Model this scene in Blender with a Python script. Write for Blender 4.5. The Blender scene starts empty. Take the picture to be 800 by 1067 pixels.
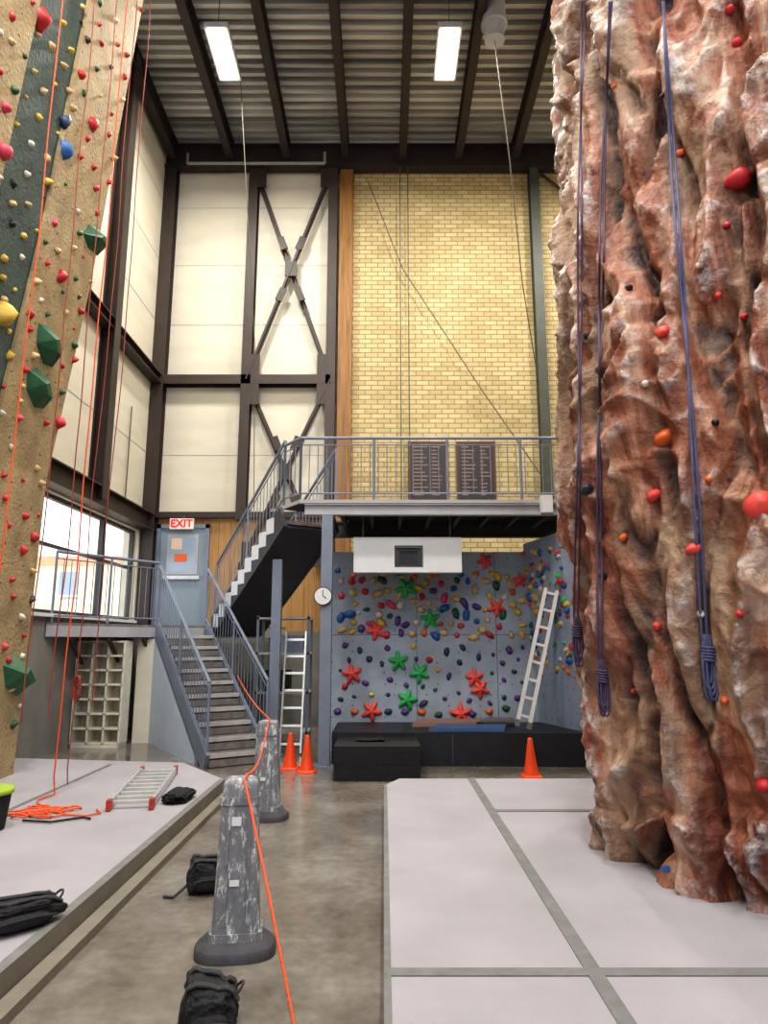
import bpy, math, random
from math import sin, cos, tan, pi, radians, sqrt
from mathutils import Vector, Matrix, noise
from mathutils.bvhtree import BVHTree
R = random.Random(7)
scene = bpy.context.scene
scene.view_settings.view_transform = 'Standard'
scene.view_settings.exposure = 0.15
try:
    scene.view_settings.look = 'Medium High Contrast'
except Exception:
    pass

# ---------------------------------------------------------------- helpers
def lin(c):
    return tuple((x/255/12.92) if x/255 <= 0.04045 else ((x/255+0.055)/1.055)**2.4 for x in c)+(1,)

def new_mat(name):
    m = bpy.data.materials.new(name); m.use_nodes = True
    nt = m.node_tree
    return m, nt, nt.nodes['Principled BSDF']

def N(nt, t, **kw):
    n = nt.nodes.new(t)
    for k, v in kw.items():
        if hasattr(n, k): setattr(n, k, v)
        else: n.inputs[k].default_value = v
    return n

def ramp(nt, stops, interp='LINEAR'):
    r = nt.nodes.new('ShaderNodeValToRGB'); cr = r.color_ramp; cr.interpolation = interp
    while len(cr.elements) < len(stops): cr.elements.new(0.5)
    for e, (p, c) in zip(cr.elements, stops):
        e.position = p; e.color = c
    return r

def mixc(nt, fac, a, b, blend='MIX'):
    m = nt.nodes.new('ShaderNodeMix'); m.data_type = 'RGBA'; m.blend_type = blend
    L = nt.links
    for sock, val in ((m.inputs[0], fac), (m.inputs[6], a), (m.inputs[7], b)):
        if hasattr(val, 'links'): L.new(val, sock)
        else: sock.default_value = val
    return m.outputs[2]

def mat(name, col, rough=0.6, metal=0.0, var=0.12, scale=6.0, bump=0.0, bscale=40, stretch=(1,1,1), emit=None):
    m, nt, b = new_mat(name); L = nt.links
    c = lin(col); tc = N(nt, 'ShaderNodeTexCoord')
    mp = N(nt, 'ShaderNodeMapping'); mp.inputs['Scale'].default_value = stretch
    L.new(tc.outputs['Object'], mp.inputs[0])
    n = N(nt, 'ShaderNodeTexNoise'); n.inputs['Scale'].default_value = scale; n.inputs['Detail'].default_value = 5
    L.new(mp.outputs[0], n.inputs['Vector'])
    lo = tuple(x*(1-var) for x in c[:3])+(1,); hi = tuple(min(1, x*(1+var)) for x in c[:3])+(1,)
    r = ramp(nt, [(0.3, lo), (0.7, hi)]); L.new(n.outputs[0], r.inputs[0])
    L.new(r.outputs[0], b.inputs['Base Color'])
    b.inputs['Roughness'].default_value = rough; b.inputs['Metallic'].default_value = metal
    if bump > 0:
        n2 = N(nt, 'ShaderNodeTexNoise'); n2.inputs['Scale'].default_value = bscale; n2.inputs['Detail'].default_value = 4
        L.new(tc.outputs['Object'], n2.inputs['Vector'])
        bp = N(nt, 'ShaderNodeBump'); bp.inputs['Strength'].default_value = bump; bp.inputs['Distance'].default_value = 0.02
        L.new(n2.outputs[0], bp.inputs['Height']); L.new(bp.outputs[0], b.inputs['Normal'])
    if emit:
        b.inputs['Emission Color'].default_value = lin(col); b.inputs['Emission Strength'].default_value = emit
    return m

class MB:
    def __init__(s, name):
        s.name = name; s.v = []; s.f = []; s.m = []; s.sm = []; s.mats = []
    def mi(s, m):
        if m not in s.mats: s.mats.append(m)
        return s.mats.index(m)
    def raw(s, vs, fs, m, smooth=False):
        o = len(s.v); s.v += [tuple(v) for v in vs]; k = s.mi(m)
        for f in fs:
            s.f.append(tuple(i+o for i in f)); s.m.append(k); s.sm.append(smooth)
    def box(s, c, d, m, M=None):
        c = Vector(c); hx, hy, hz = d[0]/2, d[1]/2, d[2]/2
        vs = [Vector((x, y, z)) for x in (-hx, hx) for y in (-hy, hy) for z in (-hz, hz)]
        if M is not None: vs = [M @ v for v in vs]
        s.raw([v+c for v in vs], [(0,1,3,2),(4,6,7,5),(0,4,5,1),(2,3,7,6),(0,2,6,4),(1,5,7,3)], m)
    def bb(s, x0, x1, y0, y1, z0, z1, m):
        s.box(((x0+x1)/2, (y0+y1)/2, (z0+z1)/2), (x1-x0, y1-y0, z1-z0), m)
    def frame(s, p1, p2, up=(0,0,1)):
        d = (Vector(p2)-Vector(p1)); l = d.length; d.normalize(); up = Vector(up)
        if abs(d.dot(up)) > 0.99: up = Vector((0,1,0))
        x = d.cross(up).normalized(); z = x.cross(d).normalized()
        return d, x, z, l
    def beam(s, p1, p2, w, h, m, up=(0,0,1)):
        d, x, z, l = s.frame(p1, p2, up)
        M = Matrix((x, d, z)).transposed()
        s.box((Vector(p1)+Vector(p2))/2, (w, l, h), m, M)
    def ibeam(s, p1, p2, w, h, t, m, up=(0,0,1)):
        d, x, z, l = s.frame(p1, p2, up); p1 = Vector(p1); p2 = Vector(p2)
        s.beam(p1, p2, t, h-2*t, m, up)
        for q in (1, -1):
            o = z*(h/2-t/2)*q
            s.beam(p1+o, p2+o, w, t, m, up)
    def tube(s, pts, r, m, seg=8, caps=True, smooth=True):
        pts = [Vector(p) for p in pts]; n = len(pts)
        rs = r if isinstance(r, (list, tuple)) else [r]*n
        vs = []; fs = []; px = None
        for i, p in enumerate(pts):
            d = (pts[min(i+1, n-1)]-pts[max(i-1, 0)])
            if d.length < 1e-9: d = Vector((0,0,1))
            d.normalize()
            if px is None:
                a = Vector((0,0,1)) if abs(d.z) < 0.9 else Vector((1,0,0))
                px = d.cross(a).normalized()
            px = (px - d*px.dot(d)).normalized(); py = d.cross(px)
            for k in range(seg):
                a = 2*pi*k/seg
                vs.append(p+(px*cos(a)+py*sin(a))*rs[i])
        for i in range(n-1):
            for k in range(seg):
                k2 = (k+1) % seg
                fs.append((i*seg+k, i*seg+k2, (i+1)*seg+k2, (i+1)*seg+k))
        s.raw(vs, fs, m, smooth)
        if caps:
            s.raw(vs[:seg], [tuple(range(seg))[::-1]], m); s.raw(vs[-seg:], [tuple(range(seg))], m)
    def cyl(s, p1, p2, r, m, seg=16, r2=None):
        s.tube([p1, p2], [r, r if r2 is None else r2], m, seg)
    def prism(s, poly, z0, z1, m, mtop=None):
        n = len(poly)
        vs = [(x, y, z0) for x, y in poly]+[(x, y, z1) for x, y in poly]
        s.raw(vs, [tuple(range(n))[::-1]]+[(i, (i+1) % n, (i+1) % n+n, i+n) for i in range(n)], m)
        s.raw(vs[n:], [tuple(range(n))], mtop or m)
    def loft(s, rings, m, smooth=True, cap=True):
        n = len(rings[0]); vs = [v for r in rings for v in r]; fs = []
        for i in range(len(rings)-1):
            for k in range(n):
                k2 = (k+1) % n
                fs.append((i*n+k, i*n+k2, (i+1)*n+k2, (i+1)*n+k))
        s.raw(vs, fs, m, smooth)
        if cap:
            s.raw(rings[0], [tuple(range(n))[::-1]], m); s.raw(rings[-1], [tuple(range(n))], m)
    def obj(s, parent=None, bevel=0.0, name=None):
        me = bpy.data.meshes.new(s.name)
        me.from_pydata(s.v, [], s.f)
        for m in s.mats: me.materials.append(m)
        me.polygons.foreach_set('material_index', s.m)
        me.polygons.foreach_set('use_smooth', s.sm)
        me.update()
        o = bpy.data.objects.new(s.name, me); scene.collection.objects.link(o)
        if bevel > 0:
            b = o.modifiers.new('bevel', 'BEVEL'); b.width = bevel; b.segments = 2; b.limit_method = 'ANGLE'; b.angle_limit = radians(50)
        if parent: o.parent = parent
        return o

# icosphere unit data
import bmesh
def ico(sub):
    bm = bmesh.new(); bmesh.ops.create_icosphere(bm, subdivisions=sub, radius=1)
    vs = [v.co.copy() for v in bm.verts]; fs = [tuple(v.index for v in f.verts) for f in bm.faces]; bm.free()
    return vs, fs
ICO2 = ico(2); ICO4 = ico(4); ICO5 = ico(5)

def nframe(n, ang=0):
    n = n.normalized(); a = Vector((0,0,1)) if abs(n.z) < 0.9 else Vector((1,0,0))
    x = a.cross(n).normalized(); y = n.cross(x)
    X = x*cos(ang)+y*sin(ang); Y = -x*sin(ang)+y*cos(ang)
    return Matrix((X, Y, n)).transposed()

def hold(mb, p, n, r, m, seed=0, flat=0.6, asp=1.0, ang=0):
    if p is None: return
    F = nframe(n, ang); vs = []
    for v in ICO2[0]:
        k = 1+0.34*noise.noise(v*1.4+Vector((seed*3.1, seed*1.7, 0)))
        w = Vector((v.x*r*asp*k, v.y*r*k, max(-0.15, v.z)*r*flat*k*2))
        w.x *= 1-0.3*max(0, v.z); w.y *= 1-0.3*max(0, v.z)
        vs.append(p+F @ w)
    mb.raw(vs, ICO2[1], m, True)

def volume(mb, p, n, r, m, ang=0):
    """large faceted wedge-shaped climbing volume"""
    F = nframe(n, ang)
    base = [(-1.0, -.1), (-.55, .5), (.35, .62), (1.0, .15), (.6, -.5), (-.4, -.55)]
    top = [(-.35, .0), (-.1, .2), (.35, .12), (.25, -.12)]
    bv = [p+F @ Vector((x*r, y*r, -0.01)) for x, y in base]; tv = [p+F @ Vector((x*r, y*r, r*.55)) for x, y in top]
    mb.raw(bv+tv, [(0, 1, 7, 6), (1, 2, 7), (2, 3, 8, 7), (3, 4, 9, 8), (4, 5, 9), (5, 0, 6, 9), (6, 7, 8, 9)], m)

def star(mb, p, n, r, m, ang=0, th=0.05):
    F = nframe(n, ang); K = 20
    def ring(sc, z):
        out = []
        for k in range(K*2):
            a = 2*pi*k/(K*2)
            w = (cos(a*5)+1)/2
            rr = r*(0.46+0.54*w**1.15)*sc
            out.append(p+F @ Vector((cos(a+pi/2)*rr, sin(a+pi/2)*rr, z)))
        return out
    mb.loft([ring(1.0, -0.01), ring(0.97, th*0.5), ring(0.75, th*0.9), ring(0.35, th*1.4), ring(0.05, th*1.6)], m)

# camera model (for reading surface points from the photo)
A = radians(10.75); H = 1.6
def ray(u, v):
    s = (533.5-v)/711.0
    return Vector(((u-400)/711.0, cos(A)-s*sin(A), sin(A)+s*cos(A)))
CAM = Vector((0, 0, H))
def bvh_of(o):
    me = o.data
    return BVHTree.FromPolygons([v.co.copy() for v in me.vertices], [tuple(p.vertices) for p in me.polygons])
def hit(b, u, v):
    loc, n, i, d = b.ray_cast(CAM, ray(u, v).normalized())
    if loc is None: return None, None
    if n.dot(ray(u, v)) > 0: n = -n
    return loc, n

# ---------------------------------------------------------------- materials
M_steel = mat('dark_steel', (60, 50, 46), 0.5, 0.0, 0.15, 3)
M_beam = mat('roof_steel', (48, 39, 40), 0.6, 0, 0.2, 3)
M_greysteel = mat('blue_grey_paint', (122, 132, 150), 0.4, 0.0, 0.1, 4)
M_tread = mat('stair_tread', (122, 116, 114), 0.6, 0, 0.25, 9)
M_nose = mat('stair_nosing', (186, 184, 184), 0.5, 0, 0.12, 9)
M_fascia = mat('light_grey_paint', (172, 172, 178), 0.5, 0, 0.08, 3)
M_grey = mat('mid_grey_paint', (140, 138, 134), 0.5, 0, 0.12, 5)
M_soffit = mat('dark_soffit', (62, 62, 70), 0.6, 0, 0.15, 3)
M_panel = mat('white_wall_panel', (212, 206, 190), 0.6, 0, 0.07, 0.8, stretch=(1, 1, 4))
M_white = mat('white_paint', (222, 224, 228), 0.5, 0, 0.04, 4)
M_conc_wall = mat('concrete_wall', (130, 128, 124), 0.8, 0, 0.18, 2, 0.3, 12)
M_black = mat('black_vinyl', (40, 41, 48), 0.45, 0, 0.2, 5, 0.15, 25)
M_blackf = mat('black_fabric', (34, 34, 38), 0.85, 0, 0.3, 30, 0.5, 90)
M_web = mat('black_webbing', (52, 52, 56), 0.7, 0, 0.3, 60, 0.4, 200)
M_rubber = mat('rubber_base', (70, 70, 76), 0.7, 0, 0.2, 12, 0.2, 60)
M_rope_or = mat('orange_rope', (226, 90, 46), 0.6, 0, 0.3, 120)
M_rope_rd = mat('red_rope', (146, 62, 54), 0.6, 0, 0.3, 120)
M_rope_bl = mat('blue_rope', (82, 84, 120), 0.65, 0, 0.5, 150)
M_rope_pu = mat('purple_rope', (78, 66, 92), 0.65, 0, 0.5, 150)
M_cone = mat('cone_orange', (236, 80, 30), 0.45, 0, 0.08, 8)
M_alu = mat('aluminium', (206, 208, 210), 0.35, 0.5, 0.08, 12)
M_red = mat('red_plastic', (170, 56, 48), 0.4, 0, 0.1, 8)
M_wood = mat('wood_panel', (178, 136, 84), 0.5, 0, 0.22, 3, stretch=(9, 9, 0.6))
M_woodcol = mat('wood_column', (134, 94, 46), 0.5, 0, 0.35, 3, stretch=(9, 9, 0.5))
M_door = mat('door_paint', (132, 146, 158), 0.45, 0, 0.06, 2)
M_cable = mat('cable', (92, 88, 80), 0.5, 0, 0.1, 8)
M_dark = mat('screen_black', (14, 14, 16), 0.2, 0, 0.1, 8)
M_paper = mat('paper', (228, 200, 180), 0.8, 0, 0.05, 8)
M_orangep = mat('orange_paper', (222, 110, 60), 0.8, 0, 0.05, 8)
M_seam = mat('mat_strap', (116, 116, 116), 0.85, 0, 0.15, 12)
M_redframe = mat('board_frame', (82, 48, 46), 0.5, 0, 0.1, 8)
M_board = mat('board_face', (50, 44, 46), 0.5, 0, 0.1, 8)
M_chalk = mat('board_lettering', (150, 128, 124), 0.7, 0, 0.2, 60)
HC = {k: mat('hold_'+k, c, 0.5, 0, 0.18, 14) for k, c in dict(
    red=(186, 44, 52), pink=(206, 70, 94), yellow=(208, 176, 78), orange=(218, 108, 54), green=(52, 172, 94),
    dkgreen=(40, 90, 60), blue=(50, 100, 170), dkblue=(42, 56, 104), purple=(92, 64, 130), coral=(224, 84, 74),
    tan=(202, 174, 126), white=(206, 200, 188), black=(42, 44, 50), navy=(46, 64, 94)).items()}

def mat_brick():
    m, nt, b = new_mat('yellow_brick'); L = nt.links
    tc = N(nt, 'ShaderNodeTexCoord'); sp = N(nt, 'ShaderNodeSeparateXYZ'); cb = N(nt, 'ShaderNodeCombineXYZ')
    L.new(tc.outputs['Object'], sp.inputs[0]); L.new(sp.outputs[0], cb.inputs[0]); L.new(sp.outputs[2], cb.inputs[1])
    br = N(nt, 'ShaderNodeTexBrick')
    br.inputs['Scale'].default_value = 1; br.inputs['Brick Width'].default_value = 0.27; br.inputs['Row Height'].default_value = 0.105
    br.inputs['Mortar Size'].default_value = 0.012; br.inputs['Bias'].default_value = 0.0; br.inputs['Mortar Smooth'].default_value = 0.4
    br.inputs['Color1'].default_value = lin((206, 190, 148)); br.inputs['Color2'].default_value = lin((186, 168, 124)); br.inputs['Mortar'].default_value = lin((150, 131, 92))
    L.new(cb.outputs[0], br.inputs['Vector'])
    n = N(nt, 'ShaderNodeTexNoise'); n.inputs['Scale'].default_value = 0.7; n.inputs['Detail'].default_value = 6
    L.new(tc.outputs['Object'], n.inputs['Vector'])
    r = ramp(nt, [(0.3, (.78, .76, .72, 1)), (0.7, (1, 1, 1, 1))]); L.new(n.outputs[0], r.inputs[0])
    L.new(mixc(nt, 1.0, br.outputs[0], r.outputs[0], 'MULTIPLY'), b.inputs['Base Color'])
    bp = N(nt, 'ShaderNodeBump'); bp.inputs['Strength'].default_value = 0.6; bp.inputs['Distance'].default_value = 0.01; bp.invert = True
    L.new(br.outputs['Fac'], bp.inputs['Height']); L.new(bp.outputs[0], b.inputs['Normal'])
    b.inputs['Roughness'].default_value = 0.7
    return m
M_brick = mat_brick()

def mat_tnut(name, col, axis_scale, dot=0.05, pitch=0.2, var=0.1, bump=0.3):
    m, nt, b = new_mat(name); L = nt.links
    tc = N(nt, 'ShaderNodeTexCoord'); mp = N(nt, 'ShaderNodeMapping'); mp.inputs['Scale'].default_value = axis_scale
    L.new(tc.outputs['Object'], mp.inputs[0])
    vo = N(nt, 'ShaderNodeTexVoronoi'); vo.inputs['Scale'].default_value = 1/pitch; vo.inputs['Randomness'].default_value = 0.12
    L.new(mp.outputs[0], vo.inputs['Vector'])
    c = lin(col)
    n = N(nt, 'ShaderNodeTexNoise'); n.inputs['Scale'].default_value = 3; n.inputs['Detail'].default_value = 8
    L.new(tc.outputs['Object'], n.inputs['Vector'])
    r = ramp(nt, [(0.3, tuple(x*(1-var*1.6) for x in c[:3])+(1,)), (0.7, tuple(min(1, x*(1+var)) for x in c[:3])+(1,))])
    L.new(n.outputs[0], r.inputs[0])
    dr = ramp(nt, [(0.0, (1, 1, 1, 1)), (dot, (1, 1, 1, 1)), (dot+0.02, (0, 0, 0, 1))]); L.new(vo.outputs['Distance'], dr.inputs[0])
    L.new(mixc(nt, dr.outputs[0], r.outputs[0], tuple(x*0.3 for x in c[:3])+(1,)), b.inputs['Base Color'])
    n2 = N(nt, 'ShaderNodeTexNoise'); n2.inputs['Scale'].default_value = 25; n2.inputs['Detail'].default_value = 6
    L.new(tc.outputs['Object'], n2.inputs['Vector'])
    bp = N(nt, 'ShaderNodeBump'); bp.inputs['Strength'].default_value = bump; bp.inputs['Distance'].default_value = 0.02
    L.new(n2.outputs[0], bp.inputs['Height']); L.new(bp.outputs[0], b.inputs['Normal'])
    b.inputs['Roughness'].default_value = 0.75
    return m
M_tan = mat_tnut('sand_texture_wall', (160, 141, 107), (0, 1, 1), 0.06, 0.22, 0.18, 0.8)
M_teal = mat_tnut('slate_green_wall', (70, 84, 80), (0, 1, 1), 0.06, 0.22, 0.18, 0.8)
M_bould = mat_tnut('blue_grey_boulder_wall', (156, 168, 184), (1, 0, 1), 0.07, 0.16, 0.1, 0.15)
M_bould2 = mat_tnut('blue_grey_boulder_side', (154, 168, 190), (0, 1, 1), 0.07, 0.16, 0.1, 0.15)

def mat_floor():
    m, nt, b = new_mat('polished_concrete'); L = nt.links
    tc = N(nt, 'ShaderNodeTexCoord')
    n = N(nt, 'ShaderNodeTexNoise'); n.inputs['Scale'].default_value = 1.3; n.inputs['Detail'].default_value = 9; n.inputs['Roughness'].default_value = 0.65
    n2 = N(nt, 'ShaderNodeTexNoise'); n2.inputs['Scale'].default_value = 14; n2.inputs['Detail'].default_value = 6
    L.new(tc.outputs['Object'], n.inputs['Vector']); L.new(tc.outputs['Object'], n2.inputs['Vector'])
    r = ramp(nt, [(0.3, lin((100, 94, 86))), (0.5, lin((124, 118, 110))), (0.7, lin((146, 142, 136)))]); L.new(n.outputs[0], r.inputs[0])
    r2 = ramp(nt, [(0.35, (.82, .82, .82, 1)), (0.65, (1, 1, 1, 1))]); L.new(n2.outputs[0], r2.inputs[0])
    L.new(mixc(nt, 1, r.outputs[0], r2.outputs[0], 'MULTIPLY'), b.inputs['Base Color'])
    rr = ramp(nt, [(0.3, (.10, .10, .10, 1)), (0.7, (.26, .26, .26, 1))]); L.new(n.outputs[0], rr.inputs[0])
    L.new(rr.outputs[0], b.inputs['Roughness'])
    return m
M_floor = mat_floor()
M_mat = mat('grey_mat_carpet', (160, 157, 164), 0.9, 0, 0.08, 1.6, 0.35, 220)
M_matside = mat('mat_side', (122, 116, 106), 0.8, 0, 0.12, 6)

def mat_deck():
    m, nt, b = new_mat('corrugated_deck'); L = nt.links
    tc = N(nt, 'ShaderNodeTexCoord'); mp = N(nt, 'ShaderNodeMapping'); mp.inputs['Scale'].default_value = (0.25, 3.0, 1)
    L.new(tc.outputs['Object'], mp.inputs[0])
    n = N(nt, 'ShaderNodeTexNoise'); n.inputs['Scale'].default_value = 1; n.inputs['Detail'].default_value = 4
    L.new(mp.outputs[0], n.inputs['Vector'])
    r = ramp(nt, [(0.35, lin((140, 139, 138))), (0.65, lin((214, 213, 210)))]); L.new(n.outputs[0], r.inputs[0])
    L.new(r.outputs[0], b.inputs['Base Color']); b.inputs['Roughness'].default_value = 0.4; b.inputs['Metallic'].default_value = 0.4
    return m
M_deck = mat_deck()

def mat_rock():
    m, nt, b = new_mat('sculpted_rock'); L = nt.links
    tc = N(nt, 'ShaderNodeTexCoord'); mp = N(nt, 'ShaderNodeMapping'); mp.inputs['Scale'].default_value = (1.0, 1.0, 0.3)
    L.new(tc.outputs['Object'], mp.inputs[0])
    n = N(nt, 'ShaderNodeTexNoise'); n.inputs['Scale'].default_value = 2.4; n.inputs['Detail'].default_value = 11; n.inputs['Roughness'].default_value = 0.68; n.inputs['Distortion'].default_value = 1.2
    L.new(mp.outputs[0], n.inputs['Vector'])
    r = ramp(nt, [(0.32, lin((78, 44, 37))), (0.40, lin((112, 62, 46))), (0.47, lin((142, 82, 60))), (0.53, lin((160, 108, 84))), (0.60, lin((184, 148, 126))), (0.72, lin((212, 196, 184)))])
    L.new(n.outputs[0], r.inputs[0])
    n3 = N(nt, 'ShaderNodeTexNoise'); n3.inputs['Scale'].default_value = 1.3; n3.inputs['Detail'].default_value = 8; n3.inputs['Distortion'].default_value = 0.8
    mp3 = N(nt, 'ShaderNodeMapping'); mp3.inputs['Scale'].default_value = (1.2, 1.2, 0.28); mp3.inputs['Location'].default_value = (4.3, 1.1, 2.2)
    L.new(tc.outputs['Object'], mp3.inputs[0]); L.new(mp3.outputs[0], n3.inputs['Vector'])
    sp = N(nt, 'ShaderNodeSeparateXYZ'); L.new(tc.outputs['Object'], sp.inputs[0])
    mr = N(nt, 'ShaderNodeMapRange'); mr.inputs['From Min'].default_value = 3.8; mr.inputs['From Max'].default_value = 4.9; mr.inputs['To Min'].default_value = -0.03; mr.inputs['To Max'].default_value = 0.11
    L.new(sp.outputs[1], mr.inputs[0])
    ad = N(nt, 'ShaderNodeMath'); ad.operation = 'ADD'; L.new(n3.outputs[0], ad.inputs[0]); L.new(mr.outputs[0], ad.inputs[1])
    r3 = ramp(nt, [(0.50, (0, 0, 0, 1)), (0.60, (.82, .82, .82, 1))]); L.new(ad.outputs[0], r3.inputs[0])
    n5 = N(nt, 'ShaderNodeTexNoise'); n5.inputs['Scale'].default_value = 5; n5.inputs['Detail'].default_value = 8; L.new(mp.outputs[0], n5.inputs['Vector'])
    r5 = ramp(nt, [(0.36, lin((98, 76, 64))), (0.5, lin((146, 118, 96))), (0.66, lin((186, 164, 142)))]); L.new(n5.outputs[0], r5.inputs[0])
    c1 = mixc(nt, r3.outputs[0], r.outputs[0], r5.outputs[0])
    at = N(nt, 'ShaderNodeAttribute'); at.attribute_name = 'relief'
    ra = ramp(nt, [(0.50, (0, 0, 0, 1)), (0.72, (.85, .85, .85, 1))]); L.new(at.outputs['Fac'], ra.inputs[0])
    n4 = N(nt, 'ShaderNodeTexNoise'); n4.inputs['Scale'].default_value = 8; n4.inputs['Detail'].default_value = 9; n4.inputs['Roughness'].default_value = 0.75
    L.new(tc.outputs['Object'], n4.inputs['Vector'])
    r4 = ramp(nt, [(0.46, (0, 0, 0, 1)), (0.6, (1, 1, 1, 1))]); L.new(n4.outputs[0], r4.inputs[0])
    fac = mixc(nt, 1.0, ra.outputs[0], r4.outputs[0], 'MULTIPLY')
    c2 = mixc(nt, fac, c1, lin((212, 206, 206)))  # pale highlights painted onto the raised ridges
    # crevice shade put into the colour: recesses darkened to grey-purple
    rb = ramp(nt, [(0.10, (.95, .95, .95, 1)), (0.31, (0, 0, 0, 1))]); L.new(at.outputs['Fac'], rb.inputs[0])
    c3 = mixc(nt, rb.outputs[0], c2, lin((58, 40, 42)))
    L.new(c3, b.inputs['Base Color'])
    b.inputs['Roughness'].default_value = 0.4
    n2 = N(nt, 'ShaderNodeTexNoise'); n2.inputs['Scale'].default_value = 9; n2.inputs['Detail'].default_value = 9; n2.inputs['Roughness'].default_value = 0.62
    L.new(tc.outputs['Object'], n2.inputs['Vector'])
    bp = N(nt, 'ShaderNodeBump'); bp.inputs['Strength'].default_value = 0.9; bp.inputs['Distance'].default_value = 0.05
    L.new(n2.outputs[0], bp.inputs['Height']); L.new(bp.outputs[0], b.inputs['Normal'])
    return m
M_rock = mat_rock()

def mat_scuffed():
    m, nt, b = new_mat('scuffed_grey_plastic'); L = nt.links
    tc = N(nt, 'ShaderNodeTexCoord')
    mp = N(nt, 'ShaderNodeMapping'); mp.inputs['Scale'].default_value = (3.0, 3.0, 0.9); mp.inputs['Rotation'].default_value = (0, 0.35, 0)
    L.new(tc.outputs['Object'], mp.inputs[0])
    n = N(nt, 'ShaderNodeTexNoise'); n.inputs['Scale'].default_value = 9; n.inputs['Detail'].default_value = 12; n.inputs['Roughness'].default_value = 0.8; n.inputs['Distortion'].default_value = 0.6
    L.new(mp.outputs[0], n.inputs['Vector'])
    r = ramp(nt, [(0.3, lin((104, 106, 114))), (0.54, lin((128, 130, 138))), (0.575, lin((214, 214, 216)))]); L.new(n.outputs[0], r.inputs[0])
    L.new(r.outputs[0], b.inputs['Base Color']); b.inputs['Roughness'].default_value = 0.5
    return m
M_scuff = mat_scuffed()

# ---------------------------------------------------------------- room shell
YB = 13.7; XL = -4.85; XR = 6.6; ZC = 12.5; YF = -3.0
w = MB('floor'); w.bb(XL-0.3, XR, YF, YB+0.3, -0.2, 0.0, M_floor); w.obj()

w = MB('wall_back')
w.bb(XL-0.3, -1.0, YB, YB+0.3, 4.07, ZC, M_panel)
w.bb(XL-0.3, -1.0, YB, YB+0.3, 1.8, 4.07, M_wood)
w.bb(XL-0.3, -1.0, YB, YB+0.3, 0, 1.8, M_conc_wall)
w.bb(-1.0, XR, YB, YB+0.3, 0, ZC, M_brick)
for z in (5.4, 8.3, 9.7, 11.1):
    w.bb(XL, -1.0, YB-0.006, YB, z-0.006, z+0.006, M_fascia)
for i in range(15):      # board joints in the timber panelling
    x = XL+0.25+i*0.25
    w.bb(x-0.005, x+0.005, YB-0.004, YB, 1.87, 4.0, M_woodcol)
w.obj()

w = MB('wall_left')
w.bb(XL-0.3, XL, YF, YB, 0, 2.0, M_conc_wall)
w.bb(XL-0.3, XL, YF, YB, 3.75, ZC, M_panel)
w.bb(XL-0.3, XL, YF, 5.0, 2.0, 3.75, M_panel)
w.bb(XL-0.3, XL, 13.35, YB, 2.0, 3.75, M_panel)
for z in (5.4, 8.3, 9.7, 11.1):
    w.bb(XL, XL+0.006, 4, YB, z-0.006, z+0.006, M_fascia)
w.obj()
w = MB('wall_right'); w.bb(XR, XR+0.3, YF, YB, 0, ZC, M_panel); w.obj()
w = MB('wall_fill_shaper'); w.bb(XL-0.3, XR+0.3, YF-0.3, YF, 0, 3.6, M_conc_wall)  # unseen wall added behind the camera; its high opening shapes the sky fill
for x in (XL, -2, 0.9, 3.8, XR): w.bb(x-.1, x+.1, YF-0.2, YF, 3.6, ZC, M_steel)
w.obj()

# ceiling: corrugated deck
w = MB('ceiling'); per = 0.21; prof = []
y = YF
while y < YB:
    prof += [(y, 0), (y+0.08, 0), (y+0.10, 0.09), (y+0.19, 0.09)]; y += per
prof.append((YB, 0))
xs = [XL-0.3, XR]
vs = [(x, p[0], ZC+p[1]) for p in prof for x in xs]
w.raw(vs, [(2*i, 2*i+1, 2*i+3, 2*i+2) for i in range(len(prof)-1)], M_deck)
w.bb(XL-0.3, XR, YF, YB, ZC+0.12, ZC+0.2, M_beam)
w.obj()

w = MB('roof_beam_joists')
for x in (-4.65, -3.4, -2.15, -0.85, 0.42, 1.65, 2.9, 4.2, 5.5):
    w.ibeam((x, YF, ZC-0.22), (x, YB-0.35, ZC-0.22), 0.16, 0.42, 0.025, M_beam)
w.ibeam((XL, YB-0.2, ZC-0.3), (XR, YB-0.2, ZC-0.3), 0.24, 0.55, 0.03, M_beam)
w.ibeam((XL, 6.2, ZC-0.3), (XR, 6.2, ZC-0.3), 0.24, 0.58, 0.03, M_beam)
w.obj()
w = MB('ceiling_pipe')
w.tube([(-4.3, YB-0.45, ZC-0.62), (-4.3, YB-0.45, ZC-0.38), ], 0.03, M_grey)
w.cyl((-4.3, YB-0.45, ZC-0.62), (-1.3, YB-0.45, ZC-0.62), 0.035, M_grey)
w.cyl((-1.3, YB-0.45, ZC-0.62), (-1.3, YB-0.45, ZC-0.35), 0.03, M_grey)
w.obj()

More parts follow.
